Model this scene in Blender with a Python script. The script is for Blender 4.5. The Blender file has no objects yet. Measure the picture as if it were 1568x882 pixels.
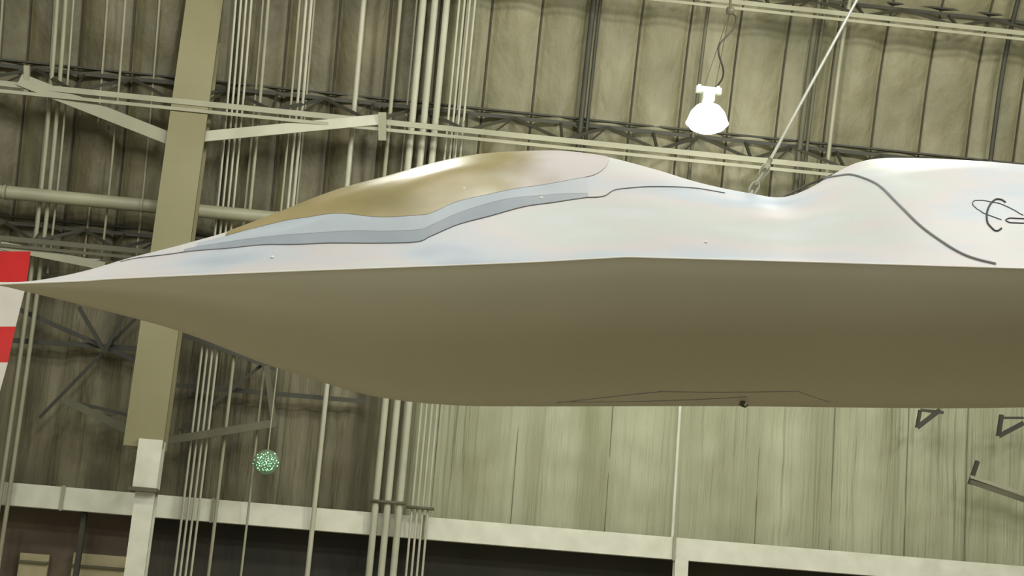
import bpy, math, random
from mathutils import Vector, Matrix, noise
random.seed(4)
sc = bpy.context.scene
PITCH, ROLL, YAW = math.radians(14), math.radians(4.4), math.radians(4)
F = 2178.0; CX, CY = 784.0, 441.0      # photo measured on a 1568x882 grid
CAM = Vector((0, 0, 1.7))
Rz = Matrix.Rotation(-YAW, 4, 'Z')
CM = Matrix.Translation(CAM) @ Rz @ Matrix.Rotation(math.pi/2 + PITCH, 4, 'X') @ Matrix.Rotation(ROLL, 4, 'Z')
CMI = CM.inverted()
cd = bpy.data.cameras.new("camera"); cam = bpy.data.objects.new("camera", cd)
sc.collection.objects.link(cam); cam.matrix_world = CM
cd.lens = 50; cd.sensor_width = 36; cd.clip_end = 500
sc.camera = cam
sc.view_settings.view_transform = 'Standard'
sc.view_settings.look = 'None'

def project(p):
    q = CMI @ p
    return CX + F*q.x/-q.z, CY - F*q.y/-q.z
def at_depth(px, py, d):
    return CM @ Vector(((px-CX)/F*d, -(py-CY)/F*d, -d))
def lerp_table(t):
    def fn(x):
        if x <= t[0][0]: return t[0][1]
        if x >= t[-1][0]: return t[-1][1]
        for i in range(len(t)-1):
            if t[i][0] <= x <= t[i+1][0]:
                x0, y0 = t[i]; x1, y1 = t[i+1]
                m = lambda k: (t[min(k+1,len(t)-1)][1]-t[max(k-1,0)][1])/(t[min(k+1,len(t)-1)][0]-t[max(k-1,0)][0])
                h = x1-x0; u = (x-x0)/h
                m0, m1 = m(i), m(i+1)
                return (2*u**3-3*u*u+1)*y0+(u**3-2*u*u+u)*h*m0+(-2*u**3+3*u*u)*y1+(u**3-u*u)*h*m1
    return fn
# hangar shell profile : Y position of the inside skin at height Z
PROF = [(0,24),(4,23.9),(8,23.5),(11,22.7),(12.8,21.8),(15,19.5),(17.5,14),(19,8),(20,0),(20.4,-8)]
Yp = lerp_table(PROF)
def hit(px, py, off=0.0):
    d = (at_depth(px, py, 1.0) - CAM).normalized()
    lo, hi = 5.0, 40.0
    for _ in range(50):
        m = (lo+hi)/2; p = CAM + d*m
        if p.y > Yp(p.z) - off: hi = m
        else: lo = m
    return CAM + d*lo

# ---------------------------------------------------------------- materials
def srgb(h):
    h = h.lstrip('#'); c = [int(h[i:i+2],16)/255 for i in (0,2,4)]
    return tuple([(x/12.92 if x <= .04045 else ((x+.055)/1.055)**2.4) for x in c]+[1])
def mat(name, cols, rough=.6, metal=0, scale=(1,1,1), nscale=2.0, bump=0, bscale=20, emit=None, es=0, coat=0, detail=4, bdist=.1, bsc=None, spec=.5):
    m = bpy.data.materials.new(name); m.use_nodes = True
    n = m.node_tree.nodes; l = m.node_tree.links; b = n['Principled BSDF']
    b.inputs['Roughness'].default_value = rough; b.inputs['Metallic'].default_value = metal
    b.inputs['Coat Weight'].default_value = coat; b.inputs['Specular IOR Level'].default_value = spec
    tc = n.new('ShaderNodeTexCoord'); mp = n.new('ShaderNodeMapping'); mp.inputs['Scale'].default_value = scale
    l.new(tc.outputs['Object'], mp.inputs['Vector'])
    nz = n.new('ShaderNodeTexNoise'); nz.inputs['Scale'].default_value = nscale; nz.inputs['Detail'].default_value = detail
    l.new(mp.outputs[0], nz.inputs['Vector'])
    r = n.new('ShaderNodeValToRGB'); l.new(nz.outputs['Fac'], r.inputs[0])
    k = len(cols)
    els = r.color_ramp.elements
    while len(els) < k: els.new(.5)
    for i, c in enumerate(cols):
        els[i].position = .28 + .44*i/max(1, k-1) if k > 1 else .5
        els[i].color = srgb(c)
    if k == 1: els[1].color = srgb(cols[0])
    l.new(r.outputs[0], b.inputs['Base Color'])
    if bump:
        n2 = n.new('ShaderNodeTexNoise'); n2.inputs['Scale'].default_value = bscale; n2.inputs['Detail'].default_value = 5
        if bsc:
            mp2 = n.new('ShaderNodeMapping'); mp2.inputs['Scale'].default_value = bsc
            l.new(tc.outputs['Object'], mp2.inputs['Vector']); l.new(mp2.outputs[0], n2.inputs['Vector'])
        else: l.new(mp.outputs[0], n2.inputs['Vector'])
        bp = n.new('ShaderNodeBump'); bp.inputs['Strength'].default_value = bump; bp.inputs['Distance'].default_value = bdist
        l.new(n2.outputs['Fac'], bp.inputs['Height']); l.new(bp.outputs[0], b.inputs['Normal'])
    if emit:
        b.inputs['Emission Color'].default_value = srgb(emit); b.inputs['Emission Strength'].default_value = es
    return m
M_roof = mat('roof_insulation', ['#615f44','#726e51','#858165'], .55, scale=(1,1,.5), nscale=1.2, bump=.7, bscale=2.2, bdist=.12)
M_roofl = mat('roof_insulation_left_dark', ['#49442c','#5a543a','#6d6649'], .55, scale=(1,1,.5), nscale=1.2, bump=.7, bscale=2.2, bdist=.12)  # darker tone for the roof bays left of the split
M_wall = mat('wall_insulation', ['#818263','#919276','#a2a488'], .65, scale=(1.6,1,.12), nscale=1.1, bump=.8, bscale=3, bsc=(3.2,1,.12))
M_walll = mat('wall_insulation_left_dark', ['#3a3626','#57523a','#7b765c'], .65, scale=(1.9,1,.22), nscale=1.0, bump=.9, bscale=3, bsc=(2.2,1,.2))  # darker, streakier tone for the left wall bays
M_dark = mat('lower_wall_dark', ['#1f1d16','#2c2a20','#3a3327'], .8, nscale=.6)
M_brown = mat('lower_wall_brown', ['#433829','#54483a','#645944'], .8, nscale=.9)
M_tan = mat('tan_panel', ['#8f8564','#a39a78'], .7)
M_seam = mat('seam_dark', ['#302d1e','#3f3d2a'], .8)
M_seamw = mat('seam_wall', ['#5c5a44','#6c6952'], .8)
M_beam = mat('painted_steel_pale', ['#bdbca9','#cfcfbe'], .5, nscale=3)
M_steel = mat('painted_steel_olive', ['#84826b','#96947b'], .5, nscale=1.5)
M_steeld = mat('painted_steel_dark_olive', ['#494734','#5b5842'], .6, nscale=1.5)  # darker olive steel colour
M_blk = mat('dark_steel', ['#2a291e','#383626'], .6)
M_pipe = mat('pipe_pale', ['#9b9a84','#b0ae99'], .4, nscale=2)
M_col = mat('column_paint', ['#78734f','#837e5c'], .55, nscale=.8)
M_hull = mat('hull_paint_with_sheen', ['#a5b0be','#bcc2c9','#c9c3c3','#c3c7c3','#cbccd0'], .48, scale=(.42,1,1.6), nscale=1.5, detail=2.5, spec=.45)  # pastel blotches in the colour stand in for reflections on the skin
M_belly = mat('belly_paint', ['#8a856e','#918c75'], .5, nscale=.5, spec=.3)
M_can = mat('canopy_tan_reflection', ['#7a7048','#91855a','#a89672'], .34, scale=(.6,1,1.2), nscale=2.0, spec=.5, coat=.15)  # tan tones paint a reflection onto the canopy
M_band = mat('canopy_sill', ['#a2abb3','#b4bcc3'], .5, nscale=1.5, spec=.3)  # shading of the sill step put into colour, lighter upper band
M_band2 = mat('canopy_sill_lower', ['#8b939c','#9ca3ab'], .5, nscale=1.5, spec=.3)  # greyer lower band of the same painted step shading
M_line = mat('panel_line', ['#64656a','#76777b'], .6)
M_line2 = mat('intake_join_line', ['#757678','#848486'], .6)
M_logo = mat('logo_ink', ['#2e3034','#3c3e42'], .6)
M_floor = mat('concrete_floor', ['#ada590','#bdb5a0'], .5, nscale=.6)
M_red = mat('red_paint', ['#c8181c','#da2024'], .4)
M_white = mat('white_paint', ['#dcd8d0','#e8e5de'], .5)
M_glow = mat('lamp_glow', ['#ffffff'], .3, emit='#f4ffe6', es=30)
M_shade = mat('lamp_shade_glow', ['#ffffff'], .3, emit='#f0ffe0', es=2.5)
M_lampw = mat('lamp_housing', ['#c6c8bc','#d2d4c8'], .35, emit='#eaffdc', es=.06)
M_green = mat('led_green', ['#c8ffd8'], .3, emit='#a8ffc8', es=1.4)
M_chrome = mat('cable_steel', ['#b2b2a4','#c9c9bc'], .3, metal=.3)

# ---------------------------------------------------------------- mesh builder
class MB:
    def __init__(s): s.v=[]; s.f=[]; s.m=[]; s.mats=[]
    def mi(s, m):
        if m not in s.mats: s.mats.append(m)
        return s.mats.index(m)
    def add(s, vs, fs, m):
        o=len(s.v); s.v += [tuple(v) for v in vs]; s.f += [tuple(i+o for i in f) for f in fs]
        s.m += ([s.mi(m)]*len(fs) if not isinstance(m,list) else [s.mi(k) for k in m])
    def beam(s, p, q, w, d, m, ref=Vector((0,1,0))):
        t=(q-p).normalized(); b=(ref - t*ref.dot(t)).normalized(); a=t.cross(b)
        vs=[]
        for c in (p,q):
            for i,j in ((-1,-1),(1,-1),(1,1),(-1,1)): vs.append(c+a*(i*w/2)+b*(j*d/2))
        s.add(vs,[(0,3,2,1),(4,5,6,7),(0,1,5,4),(1,2,6,5),(2,3,7,6),(3,0,4,7)],m)
    def ibeam(s,p,q,w,d,m,th=None):
        th=th or max(.02,w*.14); t=(q-p).normalized(); ref=Vector((0,1,0)); b=(ref - t*ref.dot(t)).normalized(); a=t.cross(b)
        s.beam(p-b*(d/2),q-b*(d/2),w,th,m); s.beam(p+b*(d/2),q+b*(d/2),w,th,m); s.beam(p,q,th,d,m)
    def angle(s,p,q,w,m):
        t=(q-p).normalized(); ref=Vector((0,1,0)); b=(ref - t*ref.dot(t)).normalized(); a=t.cross(b)
        s.beam(p,q,w,w*.15,m); s.beam(p+a*(w/2)+b*(w/2),q+a*(w/2)+b*(w/2),w*.15,w,m)
    def tube(s, pts, r, m, n=8, cap=True, flat=None):
        pts=[Vector(p) for p in pts]; rings=[]
        up=Vector((0,1,.013))
        for i,p in enumerate(pts):
            t=(pts[min(i+1,len(pts)-1)]-pts[max(i-1,0)]).normalized()
            a=(up-t*up.dot(t)).normalized(); b=t.cross(a)
            rr=r[i] if isinstance(r,(list,tuple)) else r
            rings.append([p+a*(rr*math.cos(2*math.pi*k/n))+b*(rr*math.sin(2*math.pi*k/n)) for k in range(n)])
        vs=[v for R in rings for v in R]; fs=[]
        for i in range(len(rings)-1):
            for k in range(n):
                fs.append((i*n+k,i*n+(k+1)%n,(i+1)*n+(k+1)%n,(i+1)*n+k))
        if cap: fs += [tuple(range(n)), tuple(reversed(range((len(rings)-1)*n,len(rings)*n)))]
        s.add(vs,fs,m)
    def lathe(s, c, ax, prof, m, n=24):
        ax=ax.normalized(); u=ax.orthogonal().normalized(); w=ax.cross(u); vs=[]; fs=[]
        for (r,h) in prof:
            for k in range(n): vs.append(c+ax*h+u*(r*math.cos(2*math.pi*k/n))+w*(r*math.sin(2*math.pi*k/n)))
        for i in range(len(prof)-1):
            for k in range(n): fs.append((i*n+k,i*n+(k+1)%n,(i+1)*n+(k+1)%n,(i+1)*n+k))
        s.add(vs,fs,m)
    def obj(s, name, parent=None, smooth=False):
        me=bpy.data.meshes.new(name); me.from_pydata(s.v,[],s.f); me.update()
        for m in s.mats: me.materials.append(m)
        me.polygons.foreach_set('material_index', s.m)
        if smooth: me.polygons.foreach_set('use_smooth',[True]*len(s.f))
        o=bpy.data.objects.new(name,me); sc.collection.objects.link(o)
        if parent: o.parent=parent
        return o
def empty(name):
    e=bpy.data.objects.new(name,None); sc.collection.objects.link(e); return e

# ---------------------------------------------------------------- room shell
BAY=.85
def shell(name, z0, z1, nz, x0, x1, mt, mt2, xsplit, bay, bulge, x_off=0.0, wr=0.0):
    b=MB(); sub=12; nx=int((x1-x0)/bay*sub); vs=[]; fs=[]; ms=[]
    for j in range(nz+1):
        z=z0+(z1-z0)*j/nz
        for i in range(nx+1):
            x=x0+i*bay/sub
            ph=abs(math.sin(math.pi*(x-x_off)/bay))
            nn=noise.noise(Vector((x*.9,z*.5,3)))*.09+noise.noise(Vector((x*3,z*.8,7)))*.04+noise.noise(Vector((x*2.2,z*2.4,17)))*.04+wr*noise.noise(Vector((x*6,z*.25,11)))
            vs.append((x, Yp(z)-bulge*ph**.6-nn*ph, z))
    w=nx+1
    for j in range(nz):
        for i in range(nx):
            fs.append((j*w+i,j*w+i+1,(j+1)*w+i+1,(j+1)*w+i))
            ms.append(mt2 if x0+i*bay/sub<xsplit else mt)
    b.add(vs,fs,ms); return b
ZE = hit(784,822).z           # eave girder height
xs_ref = hit(745,100).x
kk=math.floor((hit(690,100).x-xs_ref)/BAY)
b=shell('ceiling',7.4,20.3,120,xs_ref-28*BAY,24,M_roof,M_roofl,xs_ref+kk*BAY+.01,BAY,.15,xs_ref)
ceil=b.obj('ceiling',smooth=True)
xr=hit(1033,720).x
kw=math.ceil((hit(655,700).x-xr)/1.3)
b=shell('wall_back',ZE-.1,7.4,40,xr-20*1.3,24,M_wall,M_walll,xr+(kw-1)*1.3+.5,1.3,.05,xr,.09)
xb=hit(205,850).x
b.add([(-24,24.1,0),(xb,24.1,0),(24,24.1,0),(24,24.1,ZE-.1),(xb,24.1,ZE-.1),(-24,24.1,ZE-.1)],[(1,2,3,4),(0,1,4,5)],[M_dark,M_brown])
wall=b.obj('wall_back',smooth=True)
b=MB(); b.add([(-24,-14,0),(24,-14,0),(24,24.3,0),(-24,24.3,0),(-24,-14,-.1),(24,-14,-.1),(24,24.3,-.1),(-24,24.3,-.1)],[(0,1,2,3),(7,6,5,4)],M_floor); b.obj('floor')

def follow(x, z0, z1, off, n=26):
    return [Vector((x, Yp(z0+(z1-z0)*i/n)-off, z0+(z1-z0)*i/n)) for i in range(n+1)]
# seams / purlin straps on the roof
b=MB()
i0=int((-22-xs_ref)/BAY)
for i in range(i0, int((24-xs_ref)/BAY)):
    x=xs_ref+i*BAY
    b.tube(follow(x,7.4,20,.03,30),.018,M_seam,5)
    if x<xs_ref:
        b.tube(follow(x+BAY*.5,7.4,16,.18,20),.02,M_steel,5)
b.obj('ceiling_seam_straps')
b=MB()
for i in range(-16,16):
    x=xr+i*1.3
    if i!=0: b.tube(follow(x+random.uniform(-.2,.2),ZE,7.4,.03,8),.007,M_seamw,5)
b.tube(follow(xr,ZE,7.4,.14,8),.026,M_beam,8)
b.obj('wall_seam_straps')

# ---------------------------------------------------------------- eave girder (trim)
b=MB(); y=Yp(ZE)-.28
b.ibeam(Vector((-22,y,ZE)),Vector((24,y,ZE)),.36,.16,M_beam)
b.beam(Vector((-22,y-.09,ZE)),Vector((24,y-.09,ZE)),.34,.03,M_beam)
for px,py in ((95,765),(325,782),(648,805),(1033,825)):
    p=hit(px,py,.4); b.beam(Vector((p.x,y-.13,ZE-.2)),Vector((p.x,y-.13,ZE+.2)),.05,.03,M_steel)
b.obj('trim_1')
b=MB(); p=hit(1040,870,.3)
b.ibeam(Vector((p.x,23.55,0)),Vector((p.x,23.55,ZE-.18)),.22,.18,M_beam)
for px in (120,1450):
    q=hit(px,870,.1); b.ibeam(Vector((q.x,23.75,0)),Vector((q.x,23.75,ZE-.18)),.08,.08,M_blk)
b.obj('door_post')
b=MB()
for px0,px1 in ((112,195),(30,75)):
    a=hit(px0,850); c=hit(px1,850)
    zt=hit(px0,846).z
    b.beam(Vector(((a.x+c.x)/2,24.02,0.02)),Vector(((a.x+c.x)/2,24.02,zt)),c.x-a.x,.06,M_tan)
    for k in range(5):
        z=.4+k*.5; b.beam(Vector((a.x,23.97,z)),Vector((c.x,23.97,z)),.04,.05,M_steeld)
b.obj('door_1')

# ---------------------------------------------------------------- column
col=empty('steel_column')
cx=hit(262,400,1.2); zc0=hit(245,692,1.2).z; yc=Yp(8)-1.1
d=MB()
d.ibeam(Vector((cx.x,yc,zc0)),Vector((cx.x,yc,16.2)),.60,.36,M_col,.05)
d.beam(Vector((cx.x,yc-.2,zc0)),Vector((cx.x,yc-.2,16.2)),.60,.03,M_col)
d.obj('flange_beam',col)
d=MB(); pb=hit(235,715,1.2); zb=hit(228,752,1.2).z
d.beam(Vector((pb.x,yc-.1,zb)),Vector((pb.x,yc-.1,zc0+.12)),.36,.34,M_beam)
d.beam(Vector((pb.x-.02,yc-.1,zb-.06)),Vector((pb.x-.02,yc-.1,zb)),.42,.40,M_steeld)
d.obj('splice_block',col)
d=MB(); pp=hit(222,820,1.2)
d.ibeam(Vector((pp.x,yc,0)),Vector((pp.x,yc,zb)),.3,.26,M_beam,.03)
d.beam(Vector((pp.x,yc-.14,0)),Vector((pp.x,yc-.14,zb)),.3,.02,M_beam)
d.beam(Vector((pp.x,yc,0)),Vector((pp.x,yc,.04)),.6,.6,M_steeld)
d.obj('base_post',col)

# ---------------------------------------------------------------- trusses
def truss(name, px, py, off, h, w, m, mweb, step=1.6, up=1):
    t=empty(name); p=hit(px,py,off); z=p.z; y0=p.y
    a=MB(); a.angle(Vector((-22,y0,z)),Vector((24,y0,z)),w,m)
    a.angle(Vector((-22,y0-.02,z-w*1.5)),Vector((24,y0-.02,z-w*1.5)),w*.6,m)
    a.obj('front_chord',t)
    a=MB(); y1=min(y0+.6,Yp(z+h*up)-.24); a.angle(Vector((-22,y1,z+h*up)),Vector((24,y1,z+h*up)),w*.7,mweb)
    a.beam(Vector((-22,y1+.05,z+h*up+.12)),Vector((24,y1+.05,z+h*up+.12)),.03,.05,mweb); a.obj('rear_chord',t)
    a=MB(); x=-21.8
    while x<23:
        A=Vector((x,y0,z)); B=Vector((x+step/2,y1,z+h*up)); C=Vector((x+step,y0,z))
        a.angle(A,B,.055,mweb); a.angle(B,C,.055,mweb); x+=step
        a.angle(C,Vector((x,y1,z+h*up)),.04,mweb)
        a.angle(Vector((x-step*.75,y0+.1,z)),Vector((x-step*.5,y1,z+h*up)),.03,mweb)
    a.obj('lattice_web',t)
truss('roof_truss',784,207,.9,.50,.09,M_steel,M_blk)
truss('roof_truss',1300,22,.9,.40,.08,M_steel,M_blk)
truss('roof_truss',100,374,.8,.40,.08,M_steeld,M_blk,1.3)
b=MB(); p=hit(120,305,.68)
b.tube([Vector((-22,p.y,p.z)),Vector((24,p.y,p.z))],.11,M_steel,14)
for k in range(20):
    b.tube([Vector((-20+k*2.2,p.y,p.z)),Vector((-20+k*2.2+.06,p.y,p.z))],.12,M_steel,14)
b.obj('horizontal_duct_pipe',smooth=True)

# braces
b=MB()
def br(x0,y0,x1,y1,w,m,off=.95,off2=None):
    b.angle(hit(x0,y0,off),hit(x1,y1,off2 if off2 is not None else off),w,m)
br(30,122,262,214,.2,M_steel,.9)
br(285,212,585,183,.17,M_pipe,.95)
br(585,172,585,215,.12,M_steel,1.0)
br(0,376,160,408,.13,M_steel,.8)
br(98,612,215,668,.12,M_steeld,.7)
br(98,612,212,640,.05,M_blk,.7)
br(212,682,422,648,.12,M_steeld,.7)
br(408,560,420,655,.09,M_steeld,.7)
br(282,512,422,563,.10,M_blk,.6)
br(150,640,262,608,.06,M_steeld,.5)
br(275,660,400,560,.05,M_blk,.5)
br(20,470,225,560,.07,M_blk,.4); br(60,640,225,470,.05,M_blk,.4)
br(0,520,225,535,.08,M_blk,.35); br(270,590,560,615,.07,M_blk,.35)
br(120,470,160,540,.06,M_blk,.5); br(160,540,190,480,.06,M_blk,.5)
br(40,100,40,140,.08,M_steel,.9)
b.obj('steel_diagonal_braces')
b=MB()
br(1486,737,1600,776,.09,M_steeld,.6)
br(1486,730,1600,766,.05,M_steel,.62)
br(1486,742,1498,706,.06,M_blk,.6)
br(1405,655,1440,628,.07,M_blk,.6); br(1405,655,1410,628,.05,M_blk,.6); br(1410,628,1445,632,.05,M_blk,.6)
br(1530,668,1568,648,.07,M_blk,.6); br(1530,668,1535,635,.06,M_blk,.6); br(1535,640,1568,640,.04,M_blk,.6)
b.obj('wall_bracket')

# ---------------------------------------------------------------- pipe risers
def riser(name, items, m, z0=0, z1=14.5, off=.5, clamps=()):
    a=MB()
    for px,r in items:
        x=hit(px,441,off).x
        a.tube(follow(x,z0,z1,off),r,m,10)
    for z in clamps:
        xsx=[hit(px,441,off).x for px,_ in items]
        a.beam(Vector((min(xsx)-.1,Yp(z)-off-.06,z)),Vector((max(xsx)+.1,Yp(z)-off-.06,z)),.05,.04,M_steeld)
    a.obj(name,smooth=True)
riser('conduit_bundle',[(320,.020),(328,.020),(336,.020),(344,.020)],M_pipe)
riser('pipe_riser',[(370,.028)],M_steel)
riser('pipe_riser',[(428,.024),(436,.026)],M_pipe,z0=8.2)
riser('pipe_riser',[(418,.02)],M_steel)
riser('pipe_riser',[(516,.042)],M_pipe)
riser('pipe_riser',[(572,.035)],M_steel,z0=8.0)
riser('large_pipe_bundle',[(607,.058),(625,.058),(643,.058)],M_pipe,clamps=(ZE+.35,))
riser('conduit_bundle',[(662,.02),(670,.02),(678,.02),(686,.02)],M_pipe,clamps=(ZE+.3,))
riser('pipe_riser',[(45,.035),(58,.035)],M_steel)
riser('pipe_riser',[(150,.02)],M_steel,z0=7)
riser('pipe_riser',[(70,.018)],M_steel,z0=7)
riser('steel_roof_strut',[(866,.05),(876,.03)],M_blk,z0=7.5,off=.3)
riser('steel_roof_strut',[(1040,.03)],M_steeld,z0=7.5,off=.3)
riser('steel_roof_strut',[(1205,.05),(1216,.03)],M_steeld,z0=7.5,off=.3)
riser('steel_roof_strut',[(1250,.035)],M_steel,z0=7.5,off=.35)
riser('steel_roof_strut',[(1498,.04)],M_blk,z0=7.5,off=.3)

# ---------------------------------------------------------------- aircraft
AC = at_depth(CX,CY,10.9)
AM = Matrix.Translation(AC) @ Rz @ Matrix.Rotation(-ROLL,4,'Y')
top=lerp_table([(0,434),(60,429),(130,415),(200,394),(290,371),(345,356),(400,336),(450,316),(500,297),(550,281),(600,267),(650,253),(700,242),(760,233.5),(820,230),(860,231),(900,237),(950,247),(1000,261),(1050,276),(1100,288),(1150,298),(1195,305),(1235,291),(1280,266),(1310,251),(1345,243.5),(1390,243),(1450,245),(1568,254),(1800,276),(2200,330),(2600,390)])
chi=lerp_table([(0,435),(130,430),(170,427),(400,417),(800,402),(940,394.5),(960,393.5),(980,394),(1300,403),(1568,411),(2000,422),(2600,430)])
bot=lerp_table([(0,437),(100,461),(230,494),(300,516),(400,555),(480,581),(560,604),(620,614),(680,619.5),(740,622),(1100,622),(1568,624),(2000,600),(2600,470)])
wid=lerp_table([(0,.015),(100,.17),(200,.33),(400,.62),(600,.86),(800,1.03),(960,1.1),(1300,1.15),(1568,1.2),(2000,1.1),(2600,.5)])
pex=lerp_table([(0,1.0),(300,1.1),(600,1.35),(1000,1.45),(1200,1.25),(1400,1.2),(2600,1.0)])
def pr(x,y,z): return project(AM @ Vector((x,y,z)))
ST=[]
pxs=[-0.0+ i*8 for i in range(0,326)]
for px in pxs:
    x=(px-CX)/F*10.9; w=wid(px); p=pex(px)
    zc=0
    for _ in range(8):
        u,v=pr(x,-w,zc); zc += (v-chi(u))/F*10.2
    lo,hi=.001,3
    for _ in range(18):
        b_=(lo+hi)/2; best=-1e9
        for k in range(25):
            ph=math.pi*k/24
            u,v=pr(x,-w*math.cos(ph),zc-b_*math.sin(ph)**.9)
            if v-bot(u)>best: best=v-bot(u)
        if best>0: hi=b_
        else: lo=b_
    lo,hi=.001,3
    for _ in range(18):
        h=(lo+hi)/2; best=-1e9
        for k in range(25):
            s=1-k/24*1.2
            u,v=pr(x,-w*s,zc+h*max(0,1-s*s)**p)
            if top(u)-v>best: best=top(u)-v
        if best>0: hi=h
        else: lo=h
    ST.append([x,w,p,zc,b_,h])
for c in (3,4,5):
    col_=[s[c] for s in ST]
    for i in range(1,len(ST)-1): ST[i][c]=(col_[i-1]+2*col_[i]+col_[i+1])/4
X0=ST[0][0]; DX=ST[1][0]-ST[0][0]
def param(x):
    t=(x-X0)/DX; i=max(0,min(len(ST)-2,int(t))); u=max(0,min(1,t-i))
    return [a+(b2-a)*u for a,b2 in zip(ST[i],ST[i+1])]
def und(x,s,h):
    k=min(1,(1-abs(s))*6)*min(1,h*1.6)
    bump=.035*noise.noise(Vector((x*1.2,s*3.2,2)))+.014*noise.noise(Vector((x*2.2,s*9,5)))
    return bump*k*(.45+.55*min(1,abs(s)*2.2))
def zup(x,s,w,p,zc,h): return zc+h*max(0,1-s*s)**p+und(x,abs(s),h)
def up_pt(x,s,off=0.0):
    _,w,p,zc,b_,h=param(x)
    P=Vector((x,-w*s,zup(x,s,w,p,zc,h)))
    if off:
        e=.01
        s2=min(1,s+e) if s<.98 else s; s1=s-e
        a=Vector((x,-w*s1,zup(x,s1,w,p,zc,h))); c=Vector((x,-w*s2,zup(x,s2,w,p,zc,h)))
        t=c-a; n=Vector((0,t.z,-t.y)); 
        if n.z<0: n=-n
        P+=n.normalized()*off
    return P
air=empty('suspended_stealth_aircraft'); air.matrix_world=AM
b=MB(); NS=96; vs=[];fs=[]
svals=[math.sin(math.pi/2*(1-2*j/NS)) for j in range(NS+1)]
for S in ST:
    x,w,p,zc,b_,h=S
    for s in svals: vs.append((x,-w*s,zup(x,s,w,p,zc,h)))
W=NS+1
for i in range(len(ST)-1):
    for j in range(NS): fs.append((i*W+j,(i+1)*W+j,(i+1)*W+j+1,i*W+j+1))
fs.append(tuple(range((len(ST)-1)*W,len(ST)*W)))
b.add(vs,fs,M_hull); b.obj('upper_fuselage',air,True)
b=MB(); vs=[];fs=[]; NB=40
for S in ST:
    x,w,p,zc,b_,h=S
    for j in range(NB+1):
        ph=math.pi*j/NB; vs.append((x,-w*math.cos(ph),zc-b_*math.sin(ph)**.9))
W=NB+1
for i in range(len(ST)-1):
    for j in range(NB): fs.append((i*W+j,i*W+j+1,(i+1)*W+j+1,(i+1)*W+j))
fs.append(tuple(reversed(range((len(ST)-1)*W,len(ST)*W))))
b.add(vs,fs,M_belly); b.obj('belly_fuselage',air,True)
b=MB(); b.tube([Vector((S[0],-S[1],S[3])) for S in ST],.006,M_white,6); b.tube([Vector((S[0],S[1],S[3])) for S in ST],.006,M_white,6); b.obj('chine_edge',air,True)
def inv(px,py):
    best=None
    for k in range(0,161):
        s=1-k/160*1.0
        x=(px-CX)/F*10.9
        for _ in range(4):
            P=up_pt(x,s); u,v=pr(P.x,P.y,P.z); x+=(px-u)/F*10.5
        P=up_pt(x,s); u,v=pr(P.x,P.y,P.z)
        e=abs(v-py)
        if best is None or e<best[0]-.05: best=(e,x,s)
        if v<py: break
    return best[1],best[2]
def path(pts,n=6):
    out=[]
    L=[inv(*p) for p in pts]
    for i in range(len(L)-1):
        p0=L[max(i-1,0)];p1=L[i];p2=L[i+1];p3=L[min(i+2,len(L)-1)]
        for k in range(n):
            t=k/n
            out.append(tuple(.5*((2*p1[c])+(-p0[c]+p2[c])*t+(2*p0[c]-5*p1[c]+4*p2[c]-p3[c])*t*t+(-p0[c]+3*p1[c]-3*p2[c]+p3[c])*t**3) for c in (0,1)))
    out.append(L[-1]); return out
def line(bm,pts,r,m,both=True,n=6,off=.003):
    L=path(pts,n)
    for sg in ((1,-1) if both else (1,)):
        Q=[]
        for x,s in L:
            P=up_pt(x,min(s,.995),off); Q.append(Vector((P.x,P.y*sg,P.z)))
        bm.tube(Q,r,m,6)
seam_main=[(185,401),(230,393),(300,384),(380,377),(460,374),(560,372),(635,371),(660,362),(700,345),(750,330),(800,318),(850,309),(900,303),(925,300),(942,291),(970,288),(1020,286),(1070,289),(1110,296)]
sill_mid=[(300,378),(380,366),(480,357),(560,353),(640,352),(662,344),(705,325),(770,306),(830,300),(900,297)]
can_low=[(345,362),(390,350),(440,338),(480,332),(560,331),(640,330),(662,325),(700,310),(745,298),(790,290),(832,283),(865,277),(893,272),(915,266),(928,255),(932,246)]
b=MB(); line(b,seam_main[:13],.0038,M_line); line(b,seam_main[12:],.0045,M_line)
line(b,[(1262,268),(1290,269),(1320,272),(1345,284),(1375,313),(1405,342),(1440,369),(1480,391),(1525,404)],.010,M_line2)
b.obj('panel_lines',air,True)
def s_at(curve):
    pts=sorted(path(curve)); t=[]
    for x,s in pts:
        if not t or x>t[-1][0]+1e-3: t.append((x,s))
    def fn(x):
        if x<=t[0][0]: return t[0][1]
        if x>=t[-1][0]: return t[-1][1]
        for i in range(len(t)-1):
            if t[i][0]<=x<=t[i+1][0]: return t[i][1]+(t[i+1][1]-t[i][1])*(x-t[i][0])/(t[i+1][0]-t[i][0])
    return fn,t[0][0],t[-1][0]
def patch(name,lo,hi,m,x0,x1,off,n=120,k=18):
    for sg in (1,-1):
        bm=MB(); vs=[];fs=[]
        for i in range(n+1):
            x=x0+(x1-x0)*i/n; a=min(lo(x),.99); c=min(hi(x),a) if hi else 0
            for j in range(k+1):
                P=up_pt(x,a+(c-a)*j/k,off); vs.append((P.x,P.y*sg,P.z))
        for i in range(n):
            for j in range(k):
                f=(i*(k+1)+j,(i+1)*(k+1)+j,(i+1)*(k+1)+j+1,i*(k+1)+j+1)
                fs.append(f if sg==1 else f[::-1])
        bm.add(vs,fs,m); bm.obj(name+('_port' if sg==1 else '_starboard'),air,True)
fl,l0,l1=s_at(can_low); fm,m0,m1=s_at(sill_mid); fs_,s0,s1=s_at(seam_main)
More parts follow.
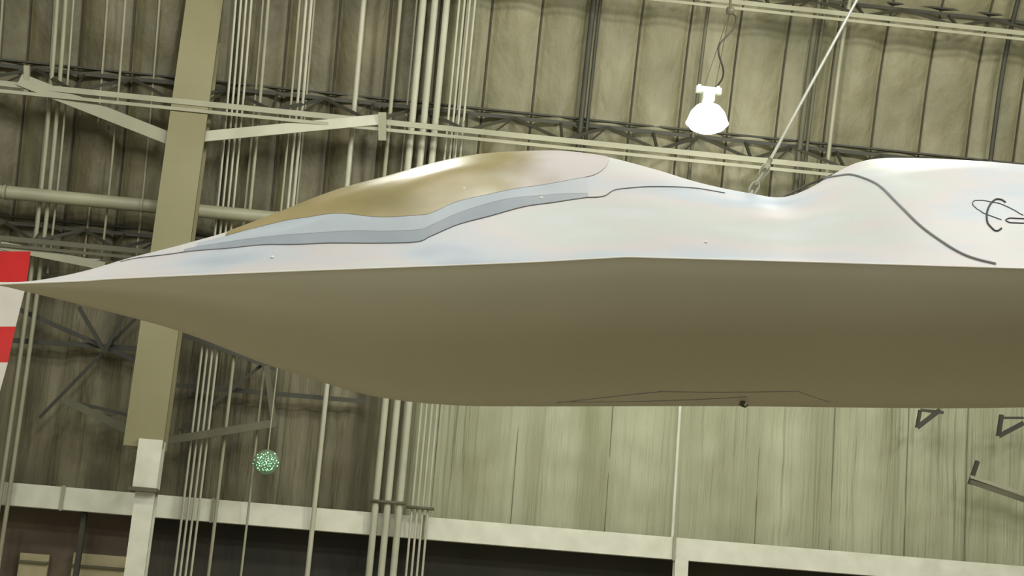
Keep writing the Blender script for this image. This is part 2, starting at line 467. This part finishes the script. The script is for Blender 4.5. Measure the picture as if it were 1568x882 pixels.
def fade(base, name, to, x0, x1, z=None):
    """material that blends along the fuselage (object X) into the pale skin colour"""
    m=base.copy(); m.name=name; n=m.node_tree.nodes; l=m.node_tree.links; bs=n['Principled BSDF']
    src=bs.inputs['Base Color'].links[0].from_socket
    tc=[k for k in n if k.type=='TEX_COORD'][0]; sx=n.new('ShaderNodeSeparateXYZ'); l.new(tc.outputs['Object'],sx.inputs[0])
    nz=n.new('ShaderNodeTexNoise'); nz.inputs['Scale'].default_value=2.5; l.new(tc.outputs['Object'],nz.inputs['Vector'])
    ad=n.new('ShaderNodeMath'); ad.operation='MULTIPLY_ADD'; l.new(nz.outputs['Fac'],ad.inputs[0]); ad.inputs[1].default_value=.6; l.new(sx.outputs['X'],ad.inputs[2])
    mr=n.new('ShaderNodeMapRange'); mr.interpolation_type='SMOOTHSTEP'; l.new(ad.outputs[0],mr.inputs[0]); mr.inputs[1].default_value=x0+.3; mr.inputs[2].default_value=x1+.3
    r=n.new('ShaderNodeMix'); r.data_type='RGBA'; l.new(mr.outputs[0],r.inputs[0]); l.new(src,r.inputs[6]); r.inputs[7].default_value=srgb(to)
    l.new(r.outputs[2],bs.inputs['Base Color']); return m
patch('canopy',fl,None,fade(M_can,'canopy_blend','#c6bfbf',-.15,.42),l0,l1,.006)  # painted tan reflection fades out towards the rear
patch('canopy_sill_upper',fm,fl,fade(M_band,'sill_blend','#c0c1c3',.0,.7),m0,min(m1,l1),.004)
patch('canopy_sill_lower',fs_,fm,fade(M_band2,'sill_low_blend','#aeb0b3',.0,.8),s0+.5,m1,.003)
b=MB()
for px,py in ((711,288),(417,394),(829,302),(1081,371)):
    x,s=inv(px,py); b.lathe(up_pt(x,s,.002),Vector((0,-.7,.7)),[(.013,0),(.010,.006),(.002,.009)],M_white,12)
b.obj('formation_lights',air,True)
b=MB()
def arc(cx_,cy_,rx,ry,a0,a1,rot,n=20):
    o=[]
    for i in range(n+1):
        a=math.radians(a0+(a1-a0)*i/n); X=rx*math.cos(a); Y=ry*math.sin(a); c=math.cos(rot);s=math.sin(rot)
        o.append((cx_+X*c-Y*s,cy_+X*s+Y*c))
    return o
line(b,arc(1528,329,17,24,60,300,.15,14),.007,M_logo,False,2)
line(b,arc(1530,324,43,11,150,330,.32,14),.0028,M_logo,False,2)
line(b,arc(1530,324,43,11,80,200,.32,14),.0028,M_logo,False,2)
line(b,arc(1556,338,16,4,20,340,.05,12),.0045,M_logo,False,2)
b.obj('emblem',air,True)
def belly_pt(x,ph,off=0):
    _,w,p,zc,b_,h=param(x); return Vector((x,-w*math.cos(ph),zc-b_*math.sin(ph)**.9-off))
b=MB()
def bl(p0,p1,h0,h1,r,bow=0):
    L=[]
    for i in range(21):
        t=i/20; px=p0+(p1-p0)*t; L.append(belly_pt((px-CX)/F*10.9,h0+(h1-h0)*t+bow*math.sin(math.pi*t),.001))
    b.tube(L,r,M_line,6)
bl(850,1000,1.52,1.27,.003,-.02); bl(1000,1200,1.27,1.26,.0025,.02); bl(1200,1260,1.26,1.5,.002); bl(870,1130,1.50,1.38,.003,.04)
P=belly_pt((1128-CX)/F*10.9,1.5,0)
b.lathe(P,Vector((0,0,-1)),[(.02,-.02),(.02,.015),(.01,.02),(.01,.04),(.001,.045)],M_blk,12)
b.tube([P+Vector((-.03,0,-.02)),P+Vector((.02,0,-.045)),P+Vector((.04,0,-.025))],.006,M_blk,6)
b.obj('belly_hatch',air,True)

# ---------------------------------------------------------------- suspension cable
rig=empty('suspension_cable')
bx=(1152-CX)/F*10.9; A=AM@up_pt(bx,-.05); 
B1=at_depth(1168,266,11.1); T=at_depth(1312,0,13.0); dr=(T-B1)
k=1.0
while True:
    e=B1+dr*k
    if e.y>Yp(e.z)-.1 or k>6: break
    k+=.05
b=MB(); b.tube([B1+dr*.04,B1+dr*(k-.05)],.013,M_chrome,8); b.obj('wire_rope',rig,True)
b=MB(); n=4
for i in range(n):
    c=A.lerp(B1+dr*.04,(i+.5)/n); t=((B1+dr*.04)-A).normalized(); sx_=Vector((1,0,0)) if i%2 else Vector((0,1,0)); sx_=(sx_-t*sx_.dot(t)).normalized()
    L=[c+t*(.055*math.cos(a))+sx_*(.03*math.sin(a)) for a in [2*math.pi*q/16 for q in range(17)]]
    b.tube(L,.010,M_pipe,6)
b.tube([B1+dr*.02,B1+dr*.07],.02,M_steel,8)
b.obj('chain_and_shackle',rig,True)
b=MB(); q=at_depth(1285,264,11.3); a=at_depth(1190,306,11.1); b.tube([a,(a+q)/2+Vector((0,0,.012)),q],.009,M_blk,8); b.obj('tail_stay',rig,True)

# ---------------------------------------------------------------- lamps
def lamp(name, c, s, top_pt, glow, energy):
    L=empty(name)
    b=MB(); up=Vector((0,0,1))
    b.lathe(c,up,[(.045*s,.34*s),(.07*s,.33*s),(.09*s,.28*s),(.19*s,.24*s),(.27*s,.14*s),(.32*s,0),(.335*s,-.03*s),(.31*s,-.03*s),(.29*s,0)],glow,28); b.obj('shade',L,True)
    b=MB(); b.lathe(c,up,[(.31*s,-.03*s),(.27*s,-.10*s),(.15*s,-.16*s),(.001,-.18*s)],M_glow,28); b.obj('lens',L,True)
    b=MB(); b.beam(c+up*.34*s,c+up*.50*s,.18*s,.14*s,M_lampw); b.beam(c+Vector((-.2*s,0,.52*s)),c+Vector((.2*s,0,.52*s)),.1*s,.07*s,M_lampw)
    b.beam(c+Vector((-.15*s,0,.5*s)),c+Vector((-.15*s,0,.60*s)),.05*s,.05*s,M_lampw); b.beam(c+Vector((.15*s,0,.5*s)),c+Vector((.15*s,0,.6*s)),.05*s,.05*s,M_lampw)
    b.obj('ballast',L)
    b=MB(); a0=c+up*.55*s
    b.tube([a0+Vector((-.08*s,0,0)),top_pt],.006,M_steeld,6); b.tube([a0+Vector((.1*s,0,0)),top_pt],.006,M_steeld,6)
    W_=[]
    for i in range(25):
        t=i/24; p=a0.lerp(top_pt,t); p=p+Vector((math.sin(t*9)*.10*(1-t*.3)+.06,math.cos(t*7)*.05,0)); W_.append(p)
    W_[-1]=top_pt
    b.tube(W_,.014,M_blk,6)
    b.lathe(top_pt,up,[(.0,-.05),(.05,-.04),(.06,0),(.05,.05),(.0,.06)],M_steeld,12)
    b.tube([top_pt,Vector((top_pt.x,top_pt.y,top_pt.z+.9))],.02,M_steeld,6)
    b.obj('cord_and_hook',L,True)
    ld=bpy.data.lights.new(name+'_bulb','POINT'); ld.energy=energy; ld.color=(1,1,.95); ld.shadow_soft_size=.45
    lo=bpy.data.objects.new('bulb',ld); sc.collection.objects.link(lo); lo.location=c-up*.65*s; lo.parent=L
    return L
lamp('high_bay_lamp',at_depth(1083,186,20.0),.9,at_depth(1118,17,20.0),M_shade,420)
for x,fx in ((-9,.65),(-1.5,.85),(6,1.05),(13,1.0)):
    for y,z,e in ((15.5,12.3,680),(8,13.2,1050),(1,13.2,740)):
        lamp('high_bay_lamp',Vector((x,y,z)),1.0,Vector((x,y,z+1.6)),M_lampw,e*fx)
# fill lamp added out of view on the left floor to warm the belly
Fl=empty('added_belly_fill'); b=MB(); fp=Vector((-6.2,6.5,.0))
b.lathe(fp,Vector((0,0,1)),[(.001,0),(.3,0),(.3,.03),(.03,.06),(.03,.5),(.001,.5)],M_blk,16)
ax=(Vector((-2.5,10,4))-fp).normalized()
b.lathe(fp+Vector((0,0,.5)),ax,[(.001,-.1),(.14,-.1),(.2,.12),(.18,.12),(.15,0),(.001,0)],M_blk,20); b.obj('housing',Fl,True)
ld=bpy.data.lights.new('belly_fill_lamp','SPOT'); ld.energy=330; ld.color=(1,.92,.74); ld.spot_size=math.radians(80); ld.spot_blend=1; ld.shadow_soft_size=.2
lo=bpy.data.objects.new('belly_fill_beam',ld); sc.collection.objects.link(lo); lo.location=fp+Vector((0,0,.5))+ax*.15; lo.rotation_euler=ax.to_track_quat('-Z','Y').to_euler(); lo.parent=Fl

L=empty('led_cluster_lamp'); p=hit(408,708,.85); b=MB()
for i in range(60):
    a=i*2.4; r=.2*math.sqrt(i/60)*random.uniform(.8,1.1); q=random.uniform(.5,1)
    b.lathe(p+Vector((r*math.cos(a),-.03,r*math.sin(a)*.85)),Vector((0,-1,0)),[(.012*q,0),(.009*q,.01),(.001,.013)],M_green,8)
b.obj('diodes',L,True)
M_ledh=mat('led_housing',['#4e5a42','#5c684e'],.5,emit='#7ca878',es=.08)
b=MB(); b.lathe(p,Vector((0,-1,0)),[(.001,-.02),(.2,-.02),(.21,0),(.19,.02),(.001,.02)],M_ledh,20); b.tube([p+Vector((0,0,.1)),Vector((p.x,p.y,p.z+4.2))],.012,M_steel,6); b.obj('housing',L,True)

# ---------------------------------------------------------------- striped rudder, far left
R=empty('striped_aircraft_rudder'); dz=13.0
ys=[(385,47,M_red),(432,41,M_white),(500,24,M_red),(555,12,M_white),(606,-2,M_red),(660,-22,M_white),(715,-50,None)]
b=MB()
for i in range(len(ys)-1):
    y0,x0,m=ys[i]; y1,x1,_=ys[i+1]
    vs=[]
    for dd in (dz,dz+.12):
        vs += [at_depth(-230,y0,dd),at_depth(x0,y0,dd),at_depth(x1,y1,dd),at_depth(-230,y1,dd)]
    b.add(vs,[(0,1,2,3),(7,6,5,4),(0,4,5,1),(1,5,6,2),(2,6,7,3),(3,7,4,0)],m)
b.obj('striped_panel',R)
b=MB(); a=at_depth(-235,370,dz+.06); b.tube([a,Vector((a.x,a.y,0.06))],.08,M_white,12)
b.lathe(Vector((a.x,a.y,0)),Vector((0,0,1)),[(.001,0),(.6,0),(.6,.04),(.1,.12),(.001,.12)],M_steel,24)
b.obj('support_stand',R,True)

# ---------------------------------------------------------------- world
w=bpy.data.worlds.new('world'); sc.world=w; w.use_nodes=True
bg=w.node_tree.nodes['Background']; bg.inputs[0].default_value=(.9,.91,.83,1); bg.inputs[1].default_value=.36
